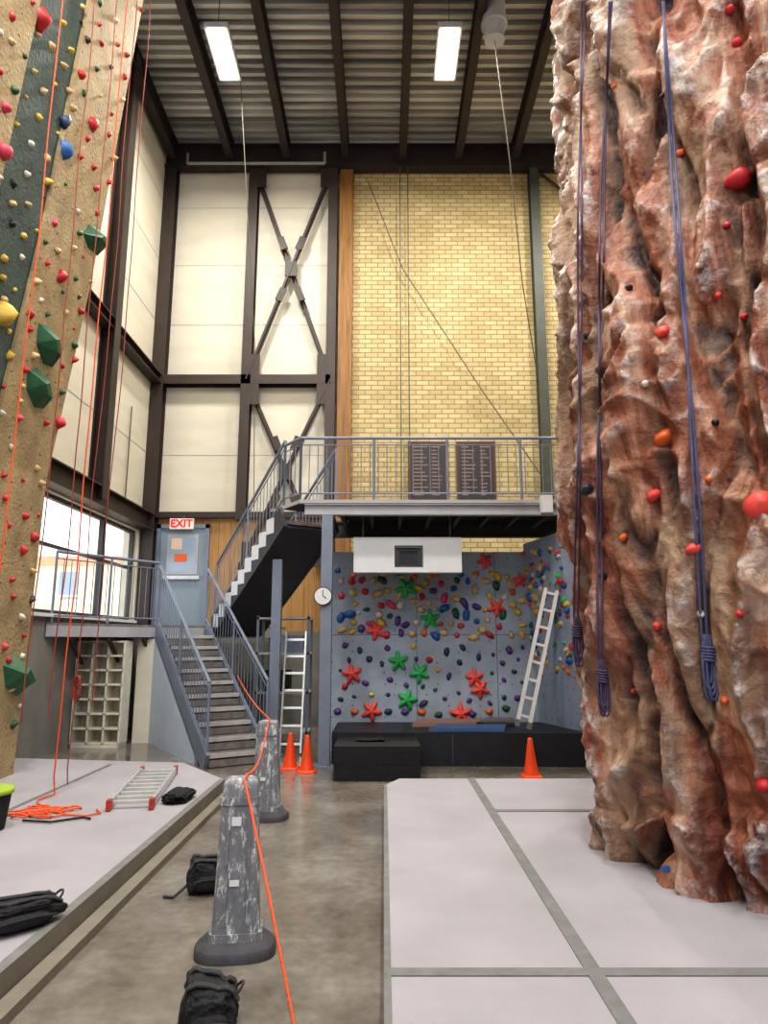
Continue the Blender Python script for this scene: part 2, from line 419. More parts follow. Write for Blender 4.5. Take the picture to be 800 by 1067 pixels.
# steel frame of back and left wall
w = MB('wall_steel_frame'); ys = YB-0.14; UY = (0, 1, 0)
xa, xb = -2.88, -1.12
w.ibeam((XL+0.13, ys, 1.9), (XL+0.13, ys, ZC-0.5), 0.26, 0.26, 0.02, M_steel, UY)
w.ibeam((xa, ys, 4.0), (xa, ys, ZC-0.5), 0.2, 0.24, 0.02, M_steel, UY)
w.ibeam((xb, ys, 1.9), (xb, ys, ZC-0.5), 0.2, 0.24, 0.02, M_steel, UY)
w.ibeam((XL+0.2, ys, 6.97), (xb, ys, 6.97), 0.2, 0.24, 0.02, M_steel, UY)
w.beam((XL+0.2, ys+0.05, 4.12), (xb, ys+0.05, 4.12), 0.1, 0.12, M_steel)
for z0, z1 in ((6.97, 12.0), (3.0, 6.97)):
    zm = (z0+z1)/2; xm = (xa+xb)/2
    for sx in (1, -1):
        w.beam((xa if sx > 0 else xb, ys-0.05*sx, z0), (xb if sx > 0 else xa, ys-0.05*sx, z1), 0.1, 0.05, M_steel, UY)
        w.beam((xa if sx > 0 else xb, ys-0.05*sx-0.06, z0), (xb if sx > 0 else xa, ys-0.05*sx-0.06, z1), 0.03, 0.03, M_steel, UY)
    w.box((xm, ys-0.1, zm), (0.26, 0.03, 0.34), M_steel)
    for sx, sz in ((1, 1), (-1, 1), (1, -1), (-1, -1)):
        M = Matrix.Rotation(sx*sz*-1.2, 3, 'Y')
        w.box((xm+sx*0.2, ys-0.1, zm+sz*0.6), (0.3, 0.04, 0.15), M_steel, M)
    for xx, sx in ((xa, 1), (xb, -1)):
        for zz, sz in ((z0, 1), (z1, -1)):
            w.box((xx+sx*0.16, ys-0.1, zz+sz*0.3), (0.24, 0.03, 0.5), M_steel)
# left wall steel
xs_ = XL+0.13
w.ibeam((xs_, 11.0, 3.9), (xs_, 11.0, ZC-0.1), 0.24, 0.26, 0.02, M_steel, (1, 0, 0))
w.ibeam((xs_, 5.6, 3.9), (xs_, 5.6, ZC-0.1), 0.24, 0.26, 0.02, M_steel, (1, 0, 0))
w.ibeam((xs_, YF, 6.97), (xs_, YB, 6.97), 0.2, 0.2, 0.02, M_steel)
w.ibeam((xs_, YF, 3.95), (xs_, YB, 3.95), 0.24, 0.34, 0.025, M_steel)
w.obj()
w = MB('wooden_column'); w.bb(-0.98, -0.68, YB-0.2, YB, 0, ZC-0.5, M_woodcol); w.obj(bevel=0.01)
w = MB('steel_column'); w.ibeam((3.32, ys, 0), (3.32, ys, ZC-0.5), 0.2, 0.24, 0.02, mat('green_grey_steel', (68, 72, 64), .5), UY)
w.obj()
w = MB('wall_brace_rods')
w.cyl((3.5, YB-0.1, 11.9), (5.4, YB-0.1, 10.2), 0.03, M_steel); w.obj()

# windows in left wall
M_frame = mat('window_frame', (70, 68, 70), 0.5, 0, 0.1, 4)
def mat_glass():
    m, nt, b = new_mat('window_glass'); L = nt.links
    for n in list(nt.nodes):
        if n.type == 'BSDF_PRINCIPLED': nt.nodes.remove(n)
    out = [n for n in nt.nodes if n.type == 'OUTPUT_MATERIAL'][0]
    t = N(nt, 'ShaderNodeBsdfTransparent'); g = N(nt, 'ShaderNodeBsdfGlossy'); g.inputs['Roughness'].default_value = 0.05
    ns = N(nt, 'ShaderNodeTexNoise'); ns.inputs['Scale'].default_value = 2
    mx = N(nt, 'ShaderNodeMixShader'); rr = ramp(nt, [(0, (.04, .04, .04, 1)), (1, (.1, .1, .1, 1))])
    L.new(ns.outputs[0], rr.inputs[0]); L.new(rr.outputs[0], mx.inputs[0])
    L.new(t.outputs[0], mx.inputs[1]); L.new(g.outputs[0], mx.inputs[2]); L.new(mx.outputs[0], out.inputs[0])
    return m
M_glass = mat_glass()
edges = [5.0, 7.0, 9.2, 11.9, 13.35]
for i in range(4):
    y0, y1 = edges[i], edges[i+1]
    w = MB('window_%d' % (i+1))
    xw = XL-0.12
    w.bb(xw-0.04, xw+0.04, y0, y0+0.06, 2.0, 3.75, M_frame); w.bb(xw-0.04, xw+0.04, y1-0.06, y1, 2.0, 3.75, M_frame)
    w.bb(xw-0.04, xw+0.04, y0+0.06, y1-0.06, 2.0, 2.06, M_frame); w.bb(xw-0.04, xw+0.04, y0+0.06, y1-0.06, 3.69, 3.75, M_frame)
    w.bb(xw-0.03, xw+0.03, y0+0.06, y1-0.06, 2.98, 3.03, M_frame)
    w.bb(xw-0.005, xw+0.005, y0+0.06, y1-0.06, 2.06, 3.69, M_glass)
    w.obj()
w = MB('trim_1'); w.bb(XL-0.1, XL+0.08, 5.0, 13.35, 1.95, 2.0, M_white); w.obj()

# exterior
M_ext = mat('exterior_stucco', (240, 226, 200), 0.8, 0, 0.04, 1)
M_extb = mat('exterior_brick', (214, 168, 140), 0.8, 0, 0.08, 3)
M_extg = mat('exterior_window_glass', (156, 172, 190), 0.2, 0, 0.1, 1)
w = MB('neighbour_building')
w.bb(-30, -7, 30, 36, -1, 4.9, M_ext); w.bb(-30, -7, 29.9, 30, 3.2, 3.4, M_white)
w.bb(-18.2, -7, 29.85, 30, 4.9, 5.3, M_extb); w.bb(-30, -18.2, 30, 36, 4.9, 7.0, M_ext)
for i in range(5):
    x = -28+i*4.6
    w.bb(x, x+0.8, 29.88, 30, 3.6, 4.6, M_extg); w.bb(x-0.1, x+0.9, 29.84, 29.88, 3.5, 3.6, M_white)
w.obj()
w = MB('ground_outside'); w.bb(-40, XL-0.3, -5, 40, -1.1, -0.9, M_ext); w.obj()

# ---------------------------------------------------------------- ceiling lights
M_lamp, nt, b = new_mat('lamp_diffuser')
b.inputs['Base Color'].default_value = (1, 1, 1, 1); b.inputs['Emission Color'].default_value = lin((255, 250, 222)); b.inputs['Emission Strength'].default_value = 9
for (x, y) in ((-2.8, 10.2), (1.1, 10.2), (4.6, 10.2), (-2.8, 3.6), (1.1, 3.6), (4.6, 3.6), (-2.8, -1.5), (1.1, -1.5)):  # first two fixtures are in view; the rest are unseen, added for illumination
    w = MB('ceiling_light_fixture'); z = 11.62
    w.bb(x-0.2, x+0.2, y-0.56, y+0.56, z+0.02, z+0.12, M_fascia)
    w.bb(x-0.16, x+0.16, y-0.52, y+0.52, z, z+0.02, M_lamp)
    for dy in (-0.4, 0.4): w.cyl((x, y+dy, z+0.12), (x, y+dy, ZC), 0.008, M_cable, 6)
    o = w.obj()
    l = bpy.data.lights.new('lamp', 'AREA'); l.shape = 'RECTANGLE'; l.size = 0.32; l.size_y = 1.0
    l.energy = 280; l.color = (1.0, 0.95, 0.86)
    lo = bpy.data.objects.new('lamp', l); lo.location = (x, y, z-0.03); scene.collection.objects.link(lo); lo.parent = o

# ventilation duct at top right
w = MB('ceiling_vent_duct')
px, py = 1.88, 9.9
pts = [(px, py, ZC), (px, py, 12.0), (px, py, 11.98), (px, py, 11.92), (px, py, 11.9), (px, py, 11.74), (px, py, 11.73), (px, py, 11.62)]
w.tube(pts, [0.2, 0.2, 0.225, 0.225, 0.2, 0.15, 0.17, 0.17], M_fascia, 24, smooth=False)
w.obj()

# cables
def polycable(name, pts, r, m):
    w = MB(name); w.tube(pts, r, m, 6); return w.obj()
polycable('auto_belay_cable', [(0.35, YB-0.3, ZC-0.6), (0.35, YB-0.3, 3.6)], 0.014, M_cable)
polycable('auto_belay_cable', [(0.52, YB-0.3, ZC-0.6), (0.52, YB-0.3, 3.6)], 0.014, M_cable)
polycable('diagonal_cable', [(-0.35, YB-0.22, 11.6), (0.4, YB-0.22, 9.5), (2.0, YB-0.22, 6.8), (3.2, YB-0.22, 4.9)], 0.012, M_cable)
polycable('duct_cable', [(px, py, 11.62), (2.2, 10.6, 9.9), (2.6, 11.8, 8.2), (3.2, YB-0.3, 6.9)], 0.010, M_cable)
polycable('ceiling_cable', [(-2.7, 11, 12.2), (-2.55, 12.6, 7.4), (-2.6, YB-0.3, 4.2)], 0.008, M_cable)
polycable('wall_cord', [(XL+0.05, 12.4, 6.0), (XL+0.05, 12.4, 4.1)], 0.012, M_cable)

# ---------------------------------------------------------------- stairs, landing, mezzanine
ZL = 1.87; ZM = 3.53
def railing(mb, pts, h, m, picket=0.12, post_every=None, r=0.02):
    """pts = list of base points (follow the slope)"""
    for a, b in zip(pts[:-1], pts[1:]):
        a = Vector(a); b = Vector(b); up = Vector((0, 0, 1))
        mb.tube([a+up*h, b+up*h], 0.024, m, 8); mb.tube([a+up*(h-0.1), b+up*(h-0.1)], 0.010, m, 6)
        mb.tube([a+up*0.1, b+up*0.1], 0.013, m, 6)
        L2 = sqrt((b.x-a.x)**2+(b.y-a.y)**2); n = max(1, int(L2/picket))
        for i in range(1, n):
            p = a.lerp(b, i/n); mb.cyl(p+up*0.1, p+up*(h-0.1), 0.007, m, 5)
        npost = max(1, round(L2/1.1))
        for i in range(npost+1):
            p = a.lerp(b, i/npost); mb.cyl(p, p+up*h, r, m, 8)

st = bpy.data.objects.new('staircase', None); scene.collection.objects.link(st)
run = Vector((-0.545, 0.838, 0)).normalized(); per_ = Vector((run.y, -run.x, 0))
def flight(name, P0, d, pr, width, n, z0, z1, closed):
    mb = MB(name); rise = (z1-z0)/n; go = 2.72/n
    M = Matrix((pr, d, Vector((0, 0, 1)))).transposed()
    for i in range(n-1):
        c = Vector(P0)+d*(go*(i+0.5))+pr*(width/2); z = z0+rise*(i+1)
        mb.box((c.x, c.y, z-0.025), (width-0.06, go+0.03, 0.05), M_tread, M)
        e = Vector(P0)+d*(go*i-0.012)+pr*(width/2)
        mb.box((e.x, e.y, z-0.022), (width-0.06, 0.03, 0.052), M_nose, M)
        mb.box((e.x, e.y, z-rise/2-0.03), (width-0.06, 0.015, rise*(1 if closed else 0.5)), M_tread, M)
    for k in (0.0, width):
        a = Vector(P0)+pr*k; b = a+d*(go*n)
        if closed:
            mb.beam(Vector((a.x, a.y, z0-0.02))-d*0.05, Vector((b.x, b.y, z1-0.16)), 0.05, 0.34, M_soffit)
            for i in range(n-1):   # zig-zag closing plates
                c = Vector(P0)+d*(go*(i+0.5))+pr*k
                mb.box((c.x, c.y, z0+rise*(i+0.5)), (0.055, go, rise+0.06), M_white, M)
        else:
            mb.beam(Vector((a.x, a.y, z0+0.06)), Vector((b.x, b.y, z1-0.08)), 0.05, 0.26, M_greysteel)
    if closed:
        a = Vector(P0)+pr*(width/2); b = a+d*(go*n)
        mb.beam(Vector((a.x, a.y, z0-0.17)), Vector((b.x, b.y, z1-0.3)), width, 0.04, M_soffit)
    for k in (0.0, width):
        a = Vector(P0)+pr*k; b = a+d*(go*n)
        railing(mb, [(a.x, a.y, z0+0.12), (b.x, b.y, z1+0.02)], 0.95, M_greysteel)
    return mb.obj(st)
P_low = Vector((-2.28, 9.2, 0))
flight('lower_flight', P_low, run, per_, 0.82, 11, 0.0, ZL, False)
topL = P_low+run*2.72; topR = topL+per_*0.82
upL = Vector((-2.93, 11.95, 0)); upd = -run
uw = 0.85
P_up = upL; upr = per_
flight('upper_flight', P_up, upd, upr, uw, 10, ZL, ZM, True)
utL = P_up+upd*2.72; utR = utL+upr*uw

lp = MB('landing')
poly = [(XL+0.02, 9.9), (topL.x, topL.y), (topR.x, topR.y), (upL.x, upL.y), ((upL+upr*uw).x, (upL+upr*uw).y), (-1.9, 12.6), (-1.9, YB-0.3), (XL+0.02, YB-0.3)]
lp.prism(poly, ZL-0.04, ZL, M_tread); lp.prism([(x, y) for x, y in poly], ZL-0.2, ZL-0.04, M_fascia)
railing(lp, [(XL+0.06, 9.95, ZL), (topL.x-0.02, topL.y, ZL)], 1.03, M_greysteel)
railing(lp, [((upL+upr*uw).x, (upL+upr*uw).y, ZL), (-1.95, 12.6, ZL)], 1.03, M_greysteel)
for t in (0.15, 0.5, 0.85):   # triangular brackets
    p = Vector((XL+0.06, 9.95, 0)).lerp(topL, t)
    lp.beam((p.x, p.y+0.05, ZL-0.22), (p.x-0.0, p.y+0.75, ZL-0.24), 0.05, 0.05, M_steel)
    lp.beam((p.x, p.y+0.05, ZL-0.22), (p.x-0.02, p.y+0.6, ZL-0.6), 0.05, 0.05, M_steel)
for x, y in ((-3.05, 12.0), (-2.05, 12.7), (topL.x-0.08, topL.y+0.1)):
    lp.box((x, y, (ZL-0.2)/2), (0.1, 0.1, ZL-0.2), M_greysteel)
lp.obj(st)
# under-stair panels
up_ = MB('under_stair_panel')
a = P_low+run*0.35+per_*(-0.035); b = topL+per_*(-0.035)
M_winlit = mat('window_lit_panel', (204, 216, 234), .5, 0, .04, 3)  # white panel with bluish window light put into its colour
up_.raw([(a.x, a.y, 0.0), (b.x, b.y, 0.0), (b.x, b.y, ZL-0.2), (a.x, a.y, 0.1)], [(0, 1, 2, 3)], M_winlit)
up_.raw([(a.x+0.03, a.y+0.02, 0.0), (b.x+0.03, b.y+0.02, 0.0), (b.x+0.03, b.y+0.02, ZL-0.2), (a.x+0.03, a.y+0.02, 0.1)], [(3, 2, 1, 0)], M_white)
up_.bb(-4.05, topL.x, topL.y-0.03, topL.y, 0, ZL-0.22, M_panel)
up_.obj(st)
post = MB('support_post')
post.box((-1.58, 10.15, 1.4), (0.14, 0.14, 2.8), M_greysteel); post.box((-1.58, 10.15, 0.01), (0.28, 0.28, 0.02), M_greysteel)
post.obj(st)

mz = MB('mezzanine')
XE = 2.95
dp = [(utL.x, utL.y), (-1.17, 9.25), (XE, 9.25), (XE, 10.8), (-0.5, 10.8), (utR.x, utR.y)]
mz.prism(dp, ZM-0.05, ZM, M_fascia)
mz.prism(dp, ZM-0.06, ZM-0.05, M_soffit)
mz.ibeam((-1.1, 9.31, ZM-0.13), (XE, 9.31, ZM-0.13), 0.12, 0.16, 0.02, M_fascia)
mz.ibeam((-0.9, 10.74, ZM-0.18), (XE, 10.74, ZM-0.18), 0.12, 0.25, 0.02, M_soffit)
for i in range(9):
    x = -0.6+i*0.42; mz.beam((x, 9.37, ZM-0.12), (x, 10.68, ZM-0.12), 0.05, 0.12, M_soffit)
mz.box((-0.78, 9.33, (ZM-0.21)/2), (0.15, 0.15, ZM-0.21), M_greysteel); mz.box((-0.78, 9.33, 0.012), (0.3, 0.3, 0.024), M_greysteel)
mz.box((2.85, 9.33, (ZM-0.21)/2), (0.15, 0.15, ZM-0.21), M_greysteel)
railing(mz, [(-1.17, 9.3, ZM), (XE, 9.3, ZM)], 0.9, M_greysteel)
railing(mz, [(utL.x, utL.y, ZM), (-1.17, 9.3, ZM)], 0.9, M_greysteel)
mz.bb(2.15, 2.3, 9.12, 9.25, ZM-0.2, ZM+0.04, M_white)
mz.obj()

# wall clock on column
w = MB('wall_clock')
w.cyl((-0.82, 9.25, 2.2), (-0.82, 9.215, 2.2), 0.125, M_steel, 32); w.cyl((-0.82, 9.216, 2.2), (-0.82, 9.208, 2.2), 0.112, M_white, 32)
w.beam((-0.82, 9.205, 2.2), (-0.82, 9.205, 2.28), 0.008, 0.004, M_dark, UY); w.beam((-0.82, 9.205, 2.2), (-0.77, 9.205, 2.17), 0.008, 0.004, M_dark, UY)
w.obj()

# door + exit sign
w = MB('door_1')
dx0, dx1 = -4.5, -3.6; z0 = ZL; yd = YB
w.bb(dx0-0.08, dx0, yd-0.1, yd, z0, z0+2.06, M_greysteel); w.bb(dx1, dx1+0.08, yd-0.1, yd, z0, z0+2.06, M_greysteel)
w.bb(dx0-0.08, dx1+0.08, yd-0.1, yd, z0+1.98, z0+2.06, M_greysteel)
w.bb(dx0, dx1, yd-0.06, yd-0.01, z0+0.01, z0+1.98, M_door)
w.bb(dx0+0.14, dx1-0.14, yd-0.075, yd-0.06, z0+1.05, z0+1.85, M_fascia); w.bb(dx0+0.18, dx1-0.18, yd-0.08, yd-0.075, z0+1.1, z0+1.8, M_extg)
w.bb(dx0+0.3, dx0+0.55, yd-0.085, yd-0.08, z0+1.3, z0+1.46, M_orangep)
w.bb(dx0+0.08, dx1-0.08, yd-0.13, yd-0.08, z0+0.95, z0+1.02, M_alu)
w.bb(dx0+0.22, dx0+0.44, yd-0.085, yd-0.08, z0+1.55, z0+1.78, M_paper)
w.obj()
M_exit = mat('exit_sign_face', (240, 236, 228), 0.4, 0, 0.02, 3)
M_exitr = mat('exit_sign_red', (222, 40, 40), 0.4, 0, 0.02, 3, emit=0.5)
w = MB('exit_sign'); w.bb(-4.26, -3.79, 13.38, 13.44, 3.80, 4.01, M_exit); w.cyl((-4.02, 13.41, 4.01), (-4.02, 13.6, 4.1), 0.012, M_cable, 6)
ex = w.obj()
t = bpy.data.curves.new('lettering', 'FONT'); t.body = 'EXIT'; t.size = 0.215; t.align_x = 'CENTER'; t.align_y = 'CENTER'; t.extrude = 0.004; t.offset = 0.005
to = bpy.data.objects.new('lettering', t); to.location = (-4.025, 13.374, 3.905); to.rotation_euler = (pi/2, 0, 0); t.materials.append(M_exitr)
scene.collection.objects.link(to); to.parent = ex

# notice boards on brick
for k, x0 in enumerate((0.5, 1.5)):
    w = MB('notice_board'); x1 = x0+0.8
    w.bb(x0, x1, YB-0.06, YB, 4.4, 5.68, M_redframe); w.bb(x0+0.05, x1-0.05, YB-0.07, YB-0.06, 4.45, 5.63, M_board)
    rr = random.Random(k)
    for r_ in range(14):
        z = 5.56-r_*0.078
        w.bb(x0+0.1, x0+0.1+rr.uniform(0.12, 0.32), YB-0.074, YB-0.07, z-0.009, z+0.009, M_chalk)
        w.bb(x0+0.48, x0+0.48+rr.uniform(0.06, 0.22), YB-0.074, YB-0.07, z-0.009, z+0.009, M_chalk)
    w.obj()

# ---------------------------------------------------------------- bouldering alcove
w = MB('bouldering_wall')
YW = 10.62
w.bb(-0.86, 2.35, YW, YW+0.12, 0.0, 2.98, M_bould)
w.raw([(2.35, YW, 0), (2.78, 9.35, 0), (2.42, 9.45, 3.1), (2.18, YW-0.02, 3.1)], [(0, 1, 2, 3)], M_bould2)
w.raw([(2.36, YW+.1, 0), (2.9, 9.35, 0), (2.9, 9.45, 3.1), (2.2, YW+.1, 3.1)], [(3, 2, 1, 0)], M_bould2)
w.raw([(2.78, 9.35, 0), (2.9, 9.35, 0), (2.9, 9.45, 3.1), (2.42, 9.45, 3.1)], [(0, 1, 2, 3)], M_bould2)
for x in (0.5, 1.72): w.bb(x-0.004, x+0.004, YW-0.003, YW, 0.4, 2.98, M_soffit)
w.bb(-0.86, 2.35, YW-0.003, YW, 1.7, 1.708, M_soffit)
bw = w.obj(); BW = bvh_of(bw)
hs = MB('bouldering_holds')
stars = [('coral', 392, 657, 12), ('coral', 367, 702, 12), ('coral', 387, 741, 12), ('coral', 480, 744, 13), ('coral', 517, 633, 11), ('coral', 505, 585, 10), ('coral', 494, 706, 11), ('coral', 500, 718, 11),
         ('coral', 541, 605, 9), ('green', 423, 613, 13), ('green', 448, 645, 12), ('green', 415, 689, 12), ('green', 437, 701, 12), ('green', 424, 729, 12), ('coral', 452, 597, 7)]
occ = []
for c, u, v, s_ in stars:
    p, n = hit(BW, u, v)
    if p: star(hs, p, n, s_*0.0140, HC[c], R.uniform(0, 1.2)); occ.append((u, v))
warm = ['yellow', 'yellow', 'tan', 'orange', 'red', 'tan', 'tan', 'yellow', 'pink', 'white', 'purple', 'blue', 'dkgreen']
cool = ['purple', 'purple', 'navy', 'yellow', 'navy', 'blue', 'dkgreen', 'dkblue', 'red', 'purple']
tries = 0; cnt = 0
while cnt < 84 and tries < 4000:      # dense band of jugs
    tries += 1
    u = R.uniform(352, 545); v = R.uniform(600, 664)
    if any((u-a)**2+(v-b)**2 < 80 for a, b in occ): continue
    p, n = hit(BW, u, v)
    if p is None or p.x > 2.2 or p.z > 2.93: continue
    occ.append((u, v)); cnt += 1
    hold(hs, p, n, R.uniform(0.035, 0.065), HC[R.choice(warm)], cnt, R.uniform(.4, .7), R.uniform(1, 1.8), R.uniform(0, 6))
tries = 0; cnt = 0
while cnt < 42 and tries < 3000:
    tries += 1
    u = R.uniform(352, 545); v = R.uniform(664, 735)
    if any((u-a)**2+(v-b)**2 < 170 for a, b in occ): continue
    p, n = hit(BW, u, v)
    if p is None or p.x > 2.2: continue
    occ.append((u, v)); cnt += 1
    hold(hs, p, n, R.uniform(0.025, 0.05), HC[R.choice(cool)], cnt, R.uniform(.4, .7), R.uniform(1, 1.6), R.uniform(0, 6))
for i in range(12):      # top row
    p, n = hit(BW, 352+i*16, 599+R.uniform(-5, 3)); hold(hs, p, n, 0.045, HC[['blue', 'orange', 'yellow', 'tan'][i % 4]], i, .5, 1.2)
for i in range(11):
    p, n = hit(BW, 352+i*17.5, 742+R.uniform(-4, 4)); hold(hs, p, n, 0.05, HC[['purple', 'orange', 'dkgreen', 'navy'][i % 4]], i, .5, 1.3)
cols = ['red', 'yellow', 'green', 'yellow', 'blue', 'pink', 'orange', 'white', 'dkgreen', 'tan', 'purple', 'blue']
cnt = 0
while cnt < 120:
    f, g = R.random(), R.random()
    a = Vector((2.35, YW, 0)).lerp(Vector((2.78, 9.35, 0)), f); b = Vector((2.18, YW, 3.1)).lerp(Vector((2.42, 9.45, 3.1)), f)
    p = a.lerp(b, 0.36+0.6*g)
    if g < 0.45 and R.random() < 0.55: continue
    n = Vector((-1, -0.3, -0.1)).normalized(); cnt += 1
    hold(hs, p, n, R.uniform(0.034, 0.06), HC[cols[cnt % 12]], cnt, .6, R.uniform(1, 1.4), R.uniform(0, 6))
hs.obj(bw)

w = MB('bouldering_crash_mat')
w.prism([(-0.69, 9.42), (2.7, 9.32), (2.33, 10.6), (-0.69, 10.6)], 0.0, 0.42, M_black)
w.bb(0.9, 0.905, 9.37, 9.4, 0.02, 0.4, M_seam); w.obj(bevel=0.03)
w = MB('crash_pad_block'); w.bb(-0.59, 0.43, 8.4, 9.2, 0.0, 0.39, M_blackf)
w.bb(-0.59, 0.43, 8.395, 8.4, 0.2, 0.205, M_web)
w.obj(bevel=0.03)
w = MB('folded_cloth')
vs = []
for i in range(13):
    for j in range(9):
        x = -0.35+i*0.03; y = 8.75+j*0.04
        vs.append((x, y, 0.40+0.035*abs(noise.noise(Vector((x*12, y*12, 0))))+0.006))
w.raw(vs, [(i*9+j, (i+1)*9+j, (i+1)*9+j+1, i*9+j+1) for i in range(12) for j in range(8)], M_blackf, True); w.obj()
w = MB('brown_exercise_mat'); w.prism([(0.4, 9.95), (1.3, 10.0), (1.5, 10.5), (0.55, 10.5)], 0.425, 0.48, mat('brown_mat', (150, 120, 110), .8)); w.obj()
w = MB('blue_exercise_mat'); w.prism([(0.6, 9.42), (1.6, 9.42), (1.7, 9.9), (0.75, 9.9)], 0.425, 0.47, mat('blue_mat', (70, 100, 146), .8)); w.obj()
w = MB('grey_exercise_mat'); w.prism([(1.35, 9.98), (1.85, 10.05), (1.9, 10.4), (1.5, 10.4)], 0.485, 0.51, mat('grey_mat', (110, 108, 110), .8)); w.obj()

# hanging white box
w = MB('hanging_display_box')
yb0, yb1 = 9.62, 9.8
w.bb(-0.43, 0.17, yb0, yb1, 2.56, 3.06, M_white); w.bb(0.53, 1.1, yb0, yb1, 2.56, 3.06, M_white)
w.bb(0.17, 0.53, yb0, yb1, 2.56, 2.66, M_white); w.bb(0.17, 0.53, yb0, yb1, 2.92, 3.06, M_white)
w.bb(0.15, 0.55, yb0-0.01, yb0, 2.64, 2.66, M_dark); w.bb(0.15, 0.55, yb0-0.01, yb0, 2.92, 2.94, M_dark)
w.bb(0.15, 0.17, yb0-0.01, yb0, 2.66, 2.92, M_dark); w.bb(0.53, 0.55, yb0-0.01, yb0, 2.66, 2.92, M_dark)
w.bb(0.17, 0.53, yb1-0.06, yb1, 2.66, 2.92, M_dark); w.bb(0.22, 0.48, yb1-0.08, yb1-0.06, 2.7, 2.88, M_soffit)
w.cyl((-0.3, 9.7, 3.06), (-0.3, 9.7, 3.42), 0.012, M_cable); w.cyl((0.95, 9.7, 3.06), (0.95, 9.7, 3.42), 0.012, M_cable)
w.obj()

# ladders
def ladder(name, a, b, wd, m, n, side, rung=None, tip=None, rw=0.025, rh=0.07):
    mb = MB(name); a = Vector(a); b = Vector(b); side = Vector(side).normalized(); d = (b-a).normalized(); up = side.cross(d)
    for s in (-1, 1):
        o = side*(wd/2*s); mb.beam(a+o, b+o, rw, rh, m, up)
        if tip: mb.beam(a+o-d*0.03, a+o+d*0.06, rw+0.015, rh+0.015, tip, up); mb.beam(b+o-d*0.06, b+o+d*0.02, rw+0.012, rh+0.012, tip, up)
    for i in range(n):
        p = a.lerp(b, (i+0.5)/n); mb.beam(p-side*(wd/2), p+side*(wd/2), 0.035, 0.03, rung or m, up)
    return mb.obj()
ladder('leaning_ladder', (1.86, 9.5, 0.50), (2.36, 9.6, 2.38), 0.16, M_white, 8, (1, -0.15, -0.27), tip=M_seam, rw=0.05)
ladder('aluminium_ladder', (-2.22, 6.35, 0.2), (-2.5, 8.0, 0.2), 0.36, M_alu, 9, (1, 0.15, 0), rung=M_nose, tip=M_red)
ladder('step_ladder', (-1.35, 10.3, 0.02), (-1.35, 10.7, 1.75), 0.3, M_alu, 7, (1, 0, 0))

# shelf left
w = MB('cubby_shelf')
x0, x1, y0, y1, zt = -4.82, -4.08, 10.95, 11.3, 1.6
M_cub = mat('cubby_white', (220, 214, 200), .6)
w.bb(x0, x1, y1-0.02, y1, 0.05, zt, M_cub)
for i in range(4):
    x = x0+(x1-x0)*i/3; w.bb(x-0.014, x+0.014, y0, y1-0.02, 0.05, zt, M_cub)
for j in range(8):
    z = 0.06+(zt-0.06)*j/7; w.bb(x0, x1, y0, y1-0.02, z-0.014, z+0.014, M_cub)
w.bb(x0, x1, y0, y1, 0, 0.05, M_cub)
w.obj()
w = MB('storage_rack')
for x in (-2.0, -1.2):
    for y in (11.0, 11.5): w.bb(x-.02, x+.02, y-.02, y+.02, 0, 2.0, M_greysteel)
for z in (0.2, 0.8, 1.4, 1.95): w.bb(-2.02, -1.18, 10.98, 11.52, z, z+.03, M_fascia)
w.bb(-1.9, -1.5, 11.05, 11.4, .83, 1.15, M_blackf); w.bb(-1.7, -1.3, 11.05, 11.4, 1.43, 1.7, M_greysteel)
w.obj()

# cones
def cone(x, y, h):
    mb = MB('traffic_cone'); s = h/0.45
    def sq(hw, z, rad):
        out = []
        for k in range(24):
            a = 2*pi*k/24; c, sn = cos(a), sin(a); e = 0.35
            out.append((x+hw*math.copysign(abs(c)**e, c), y+hw*math.copysign(abs(sn)**e, sn), z))
        return out
    mb.loft([sq(.12*s, 0, 0), sq(.12*s, .022*s, 0), sq(.11*s, .028*s, 0)], M_cone)
    rings = [[(x+r*cos(2*pi*k/24), y+r*sin(2*pi*k/24), z) for k in range(24)] for r, z in
             ((.095*s, .025*s), (.09*s, .04*s), (.06*s, .22*s), (.03*s, .43*s), (.026*s, .45*s), (.02*s, .452*s), (.018*s, .42*s))]
    mb.loft(rings, M_cone); return mb.obj()
cone(-1.205, 9.2, 0.44); cone(-0.965, 8.98, 0.44); cone(1.77, 8.65, 0.45)

# ---------------------------------------------------------------- floor mats
def chamfer_top(name, poly, z, seams=()):
    w = MB(name); w.prism(poly, 0, z, M_matside, M_mat)
    for (x0, x1, y0, y1) in seams: w.bb(x0, x1, y0, y1, z, z+0.006, M_seam)
    return w.obj()
RMZ = 0.2
chamfer_top('landing_mat_slab', [(0.0, 0.3), (6.4, 0.3), (6.4, 7.5), (0.16, 7.5), (0.0, 7.15)], RMZ,
  [(0.87, 0.94, 0.3, 7.5), (0.94, 6.4, 6.08, 6.15), (0.03, 0.87, 3.22, 3.29), (0.94, 6.4, 3.22, 3.29), (0.0, 0.03, 0.3, 7.15)])
chamfer_top('landing_mat_slab', [(XL+0.05, 0.3), (-1.7, 0.3), (-1.7, 7.7), (-2.45, 8.75), (XL+0.05, 9.1)], 0.15,
  [(-1.76, -1.7, 0.3, 7.7), (XL+.05, -3.3, 5.6, 5.64), (-3.3, -3.26, 5.6, 8.6)])
w = MB('mat_edge_strip'); w.bb(-1.69, -1.6, 0.3, 7.75, 0.0, 0.05, M_matside); w.obj()

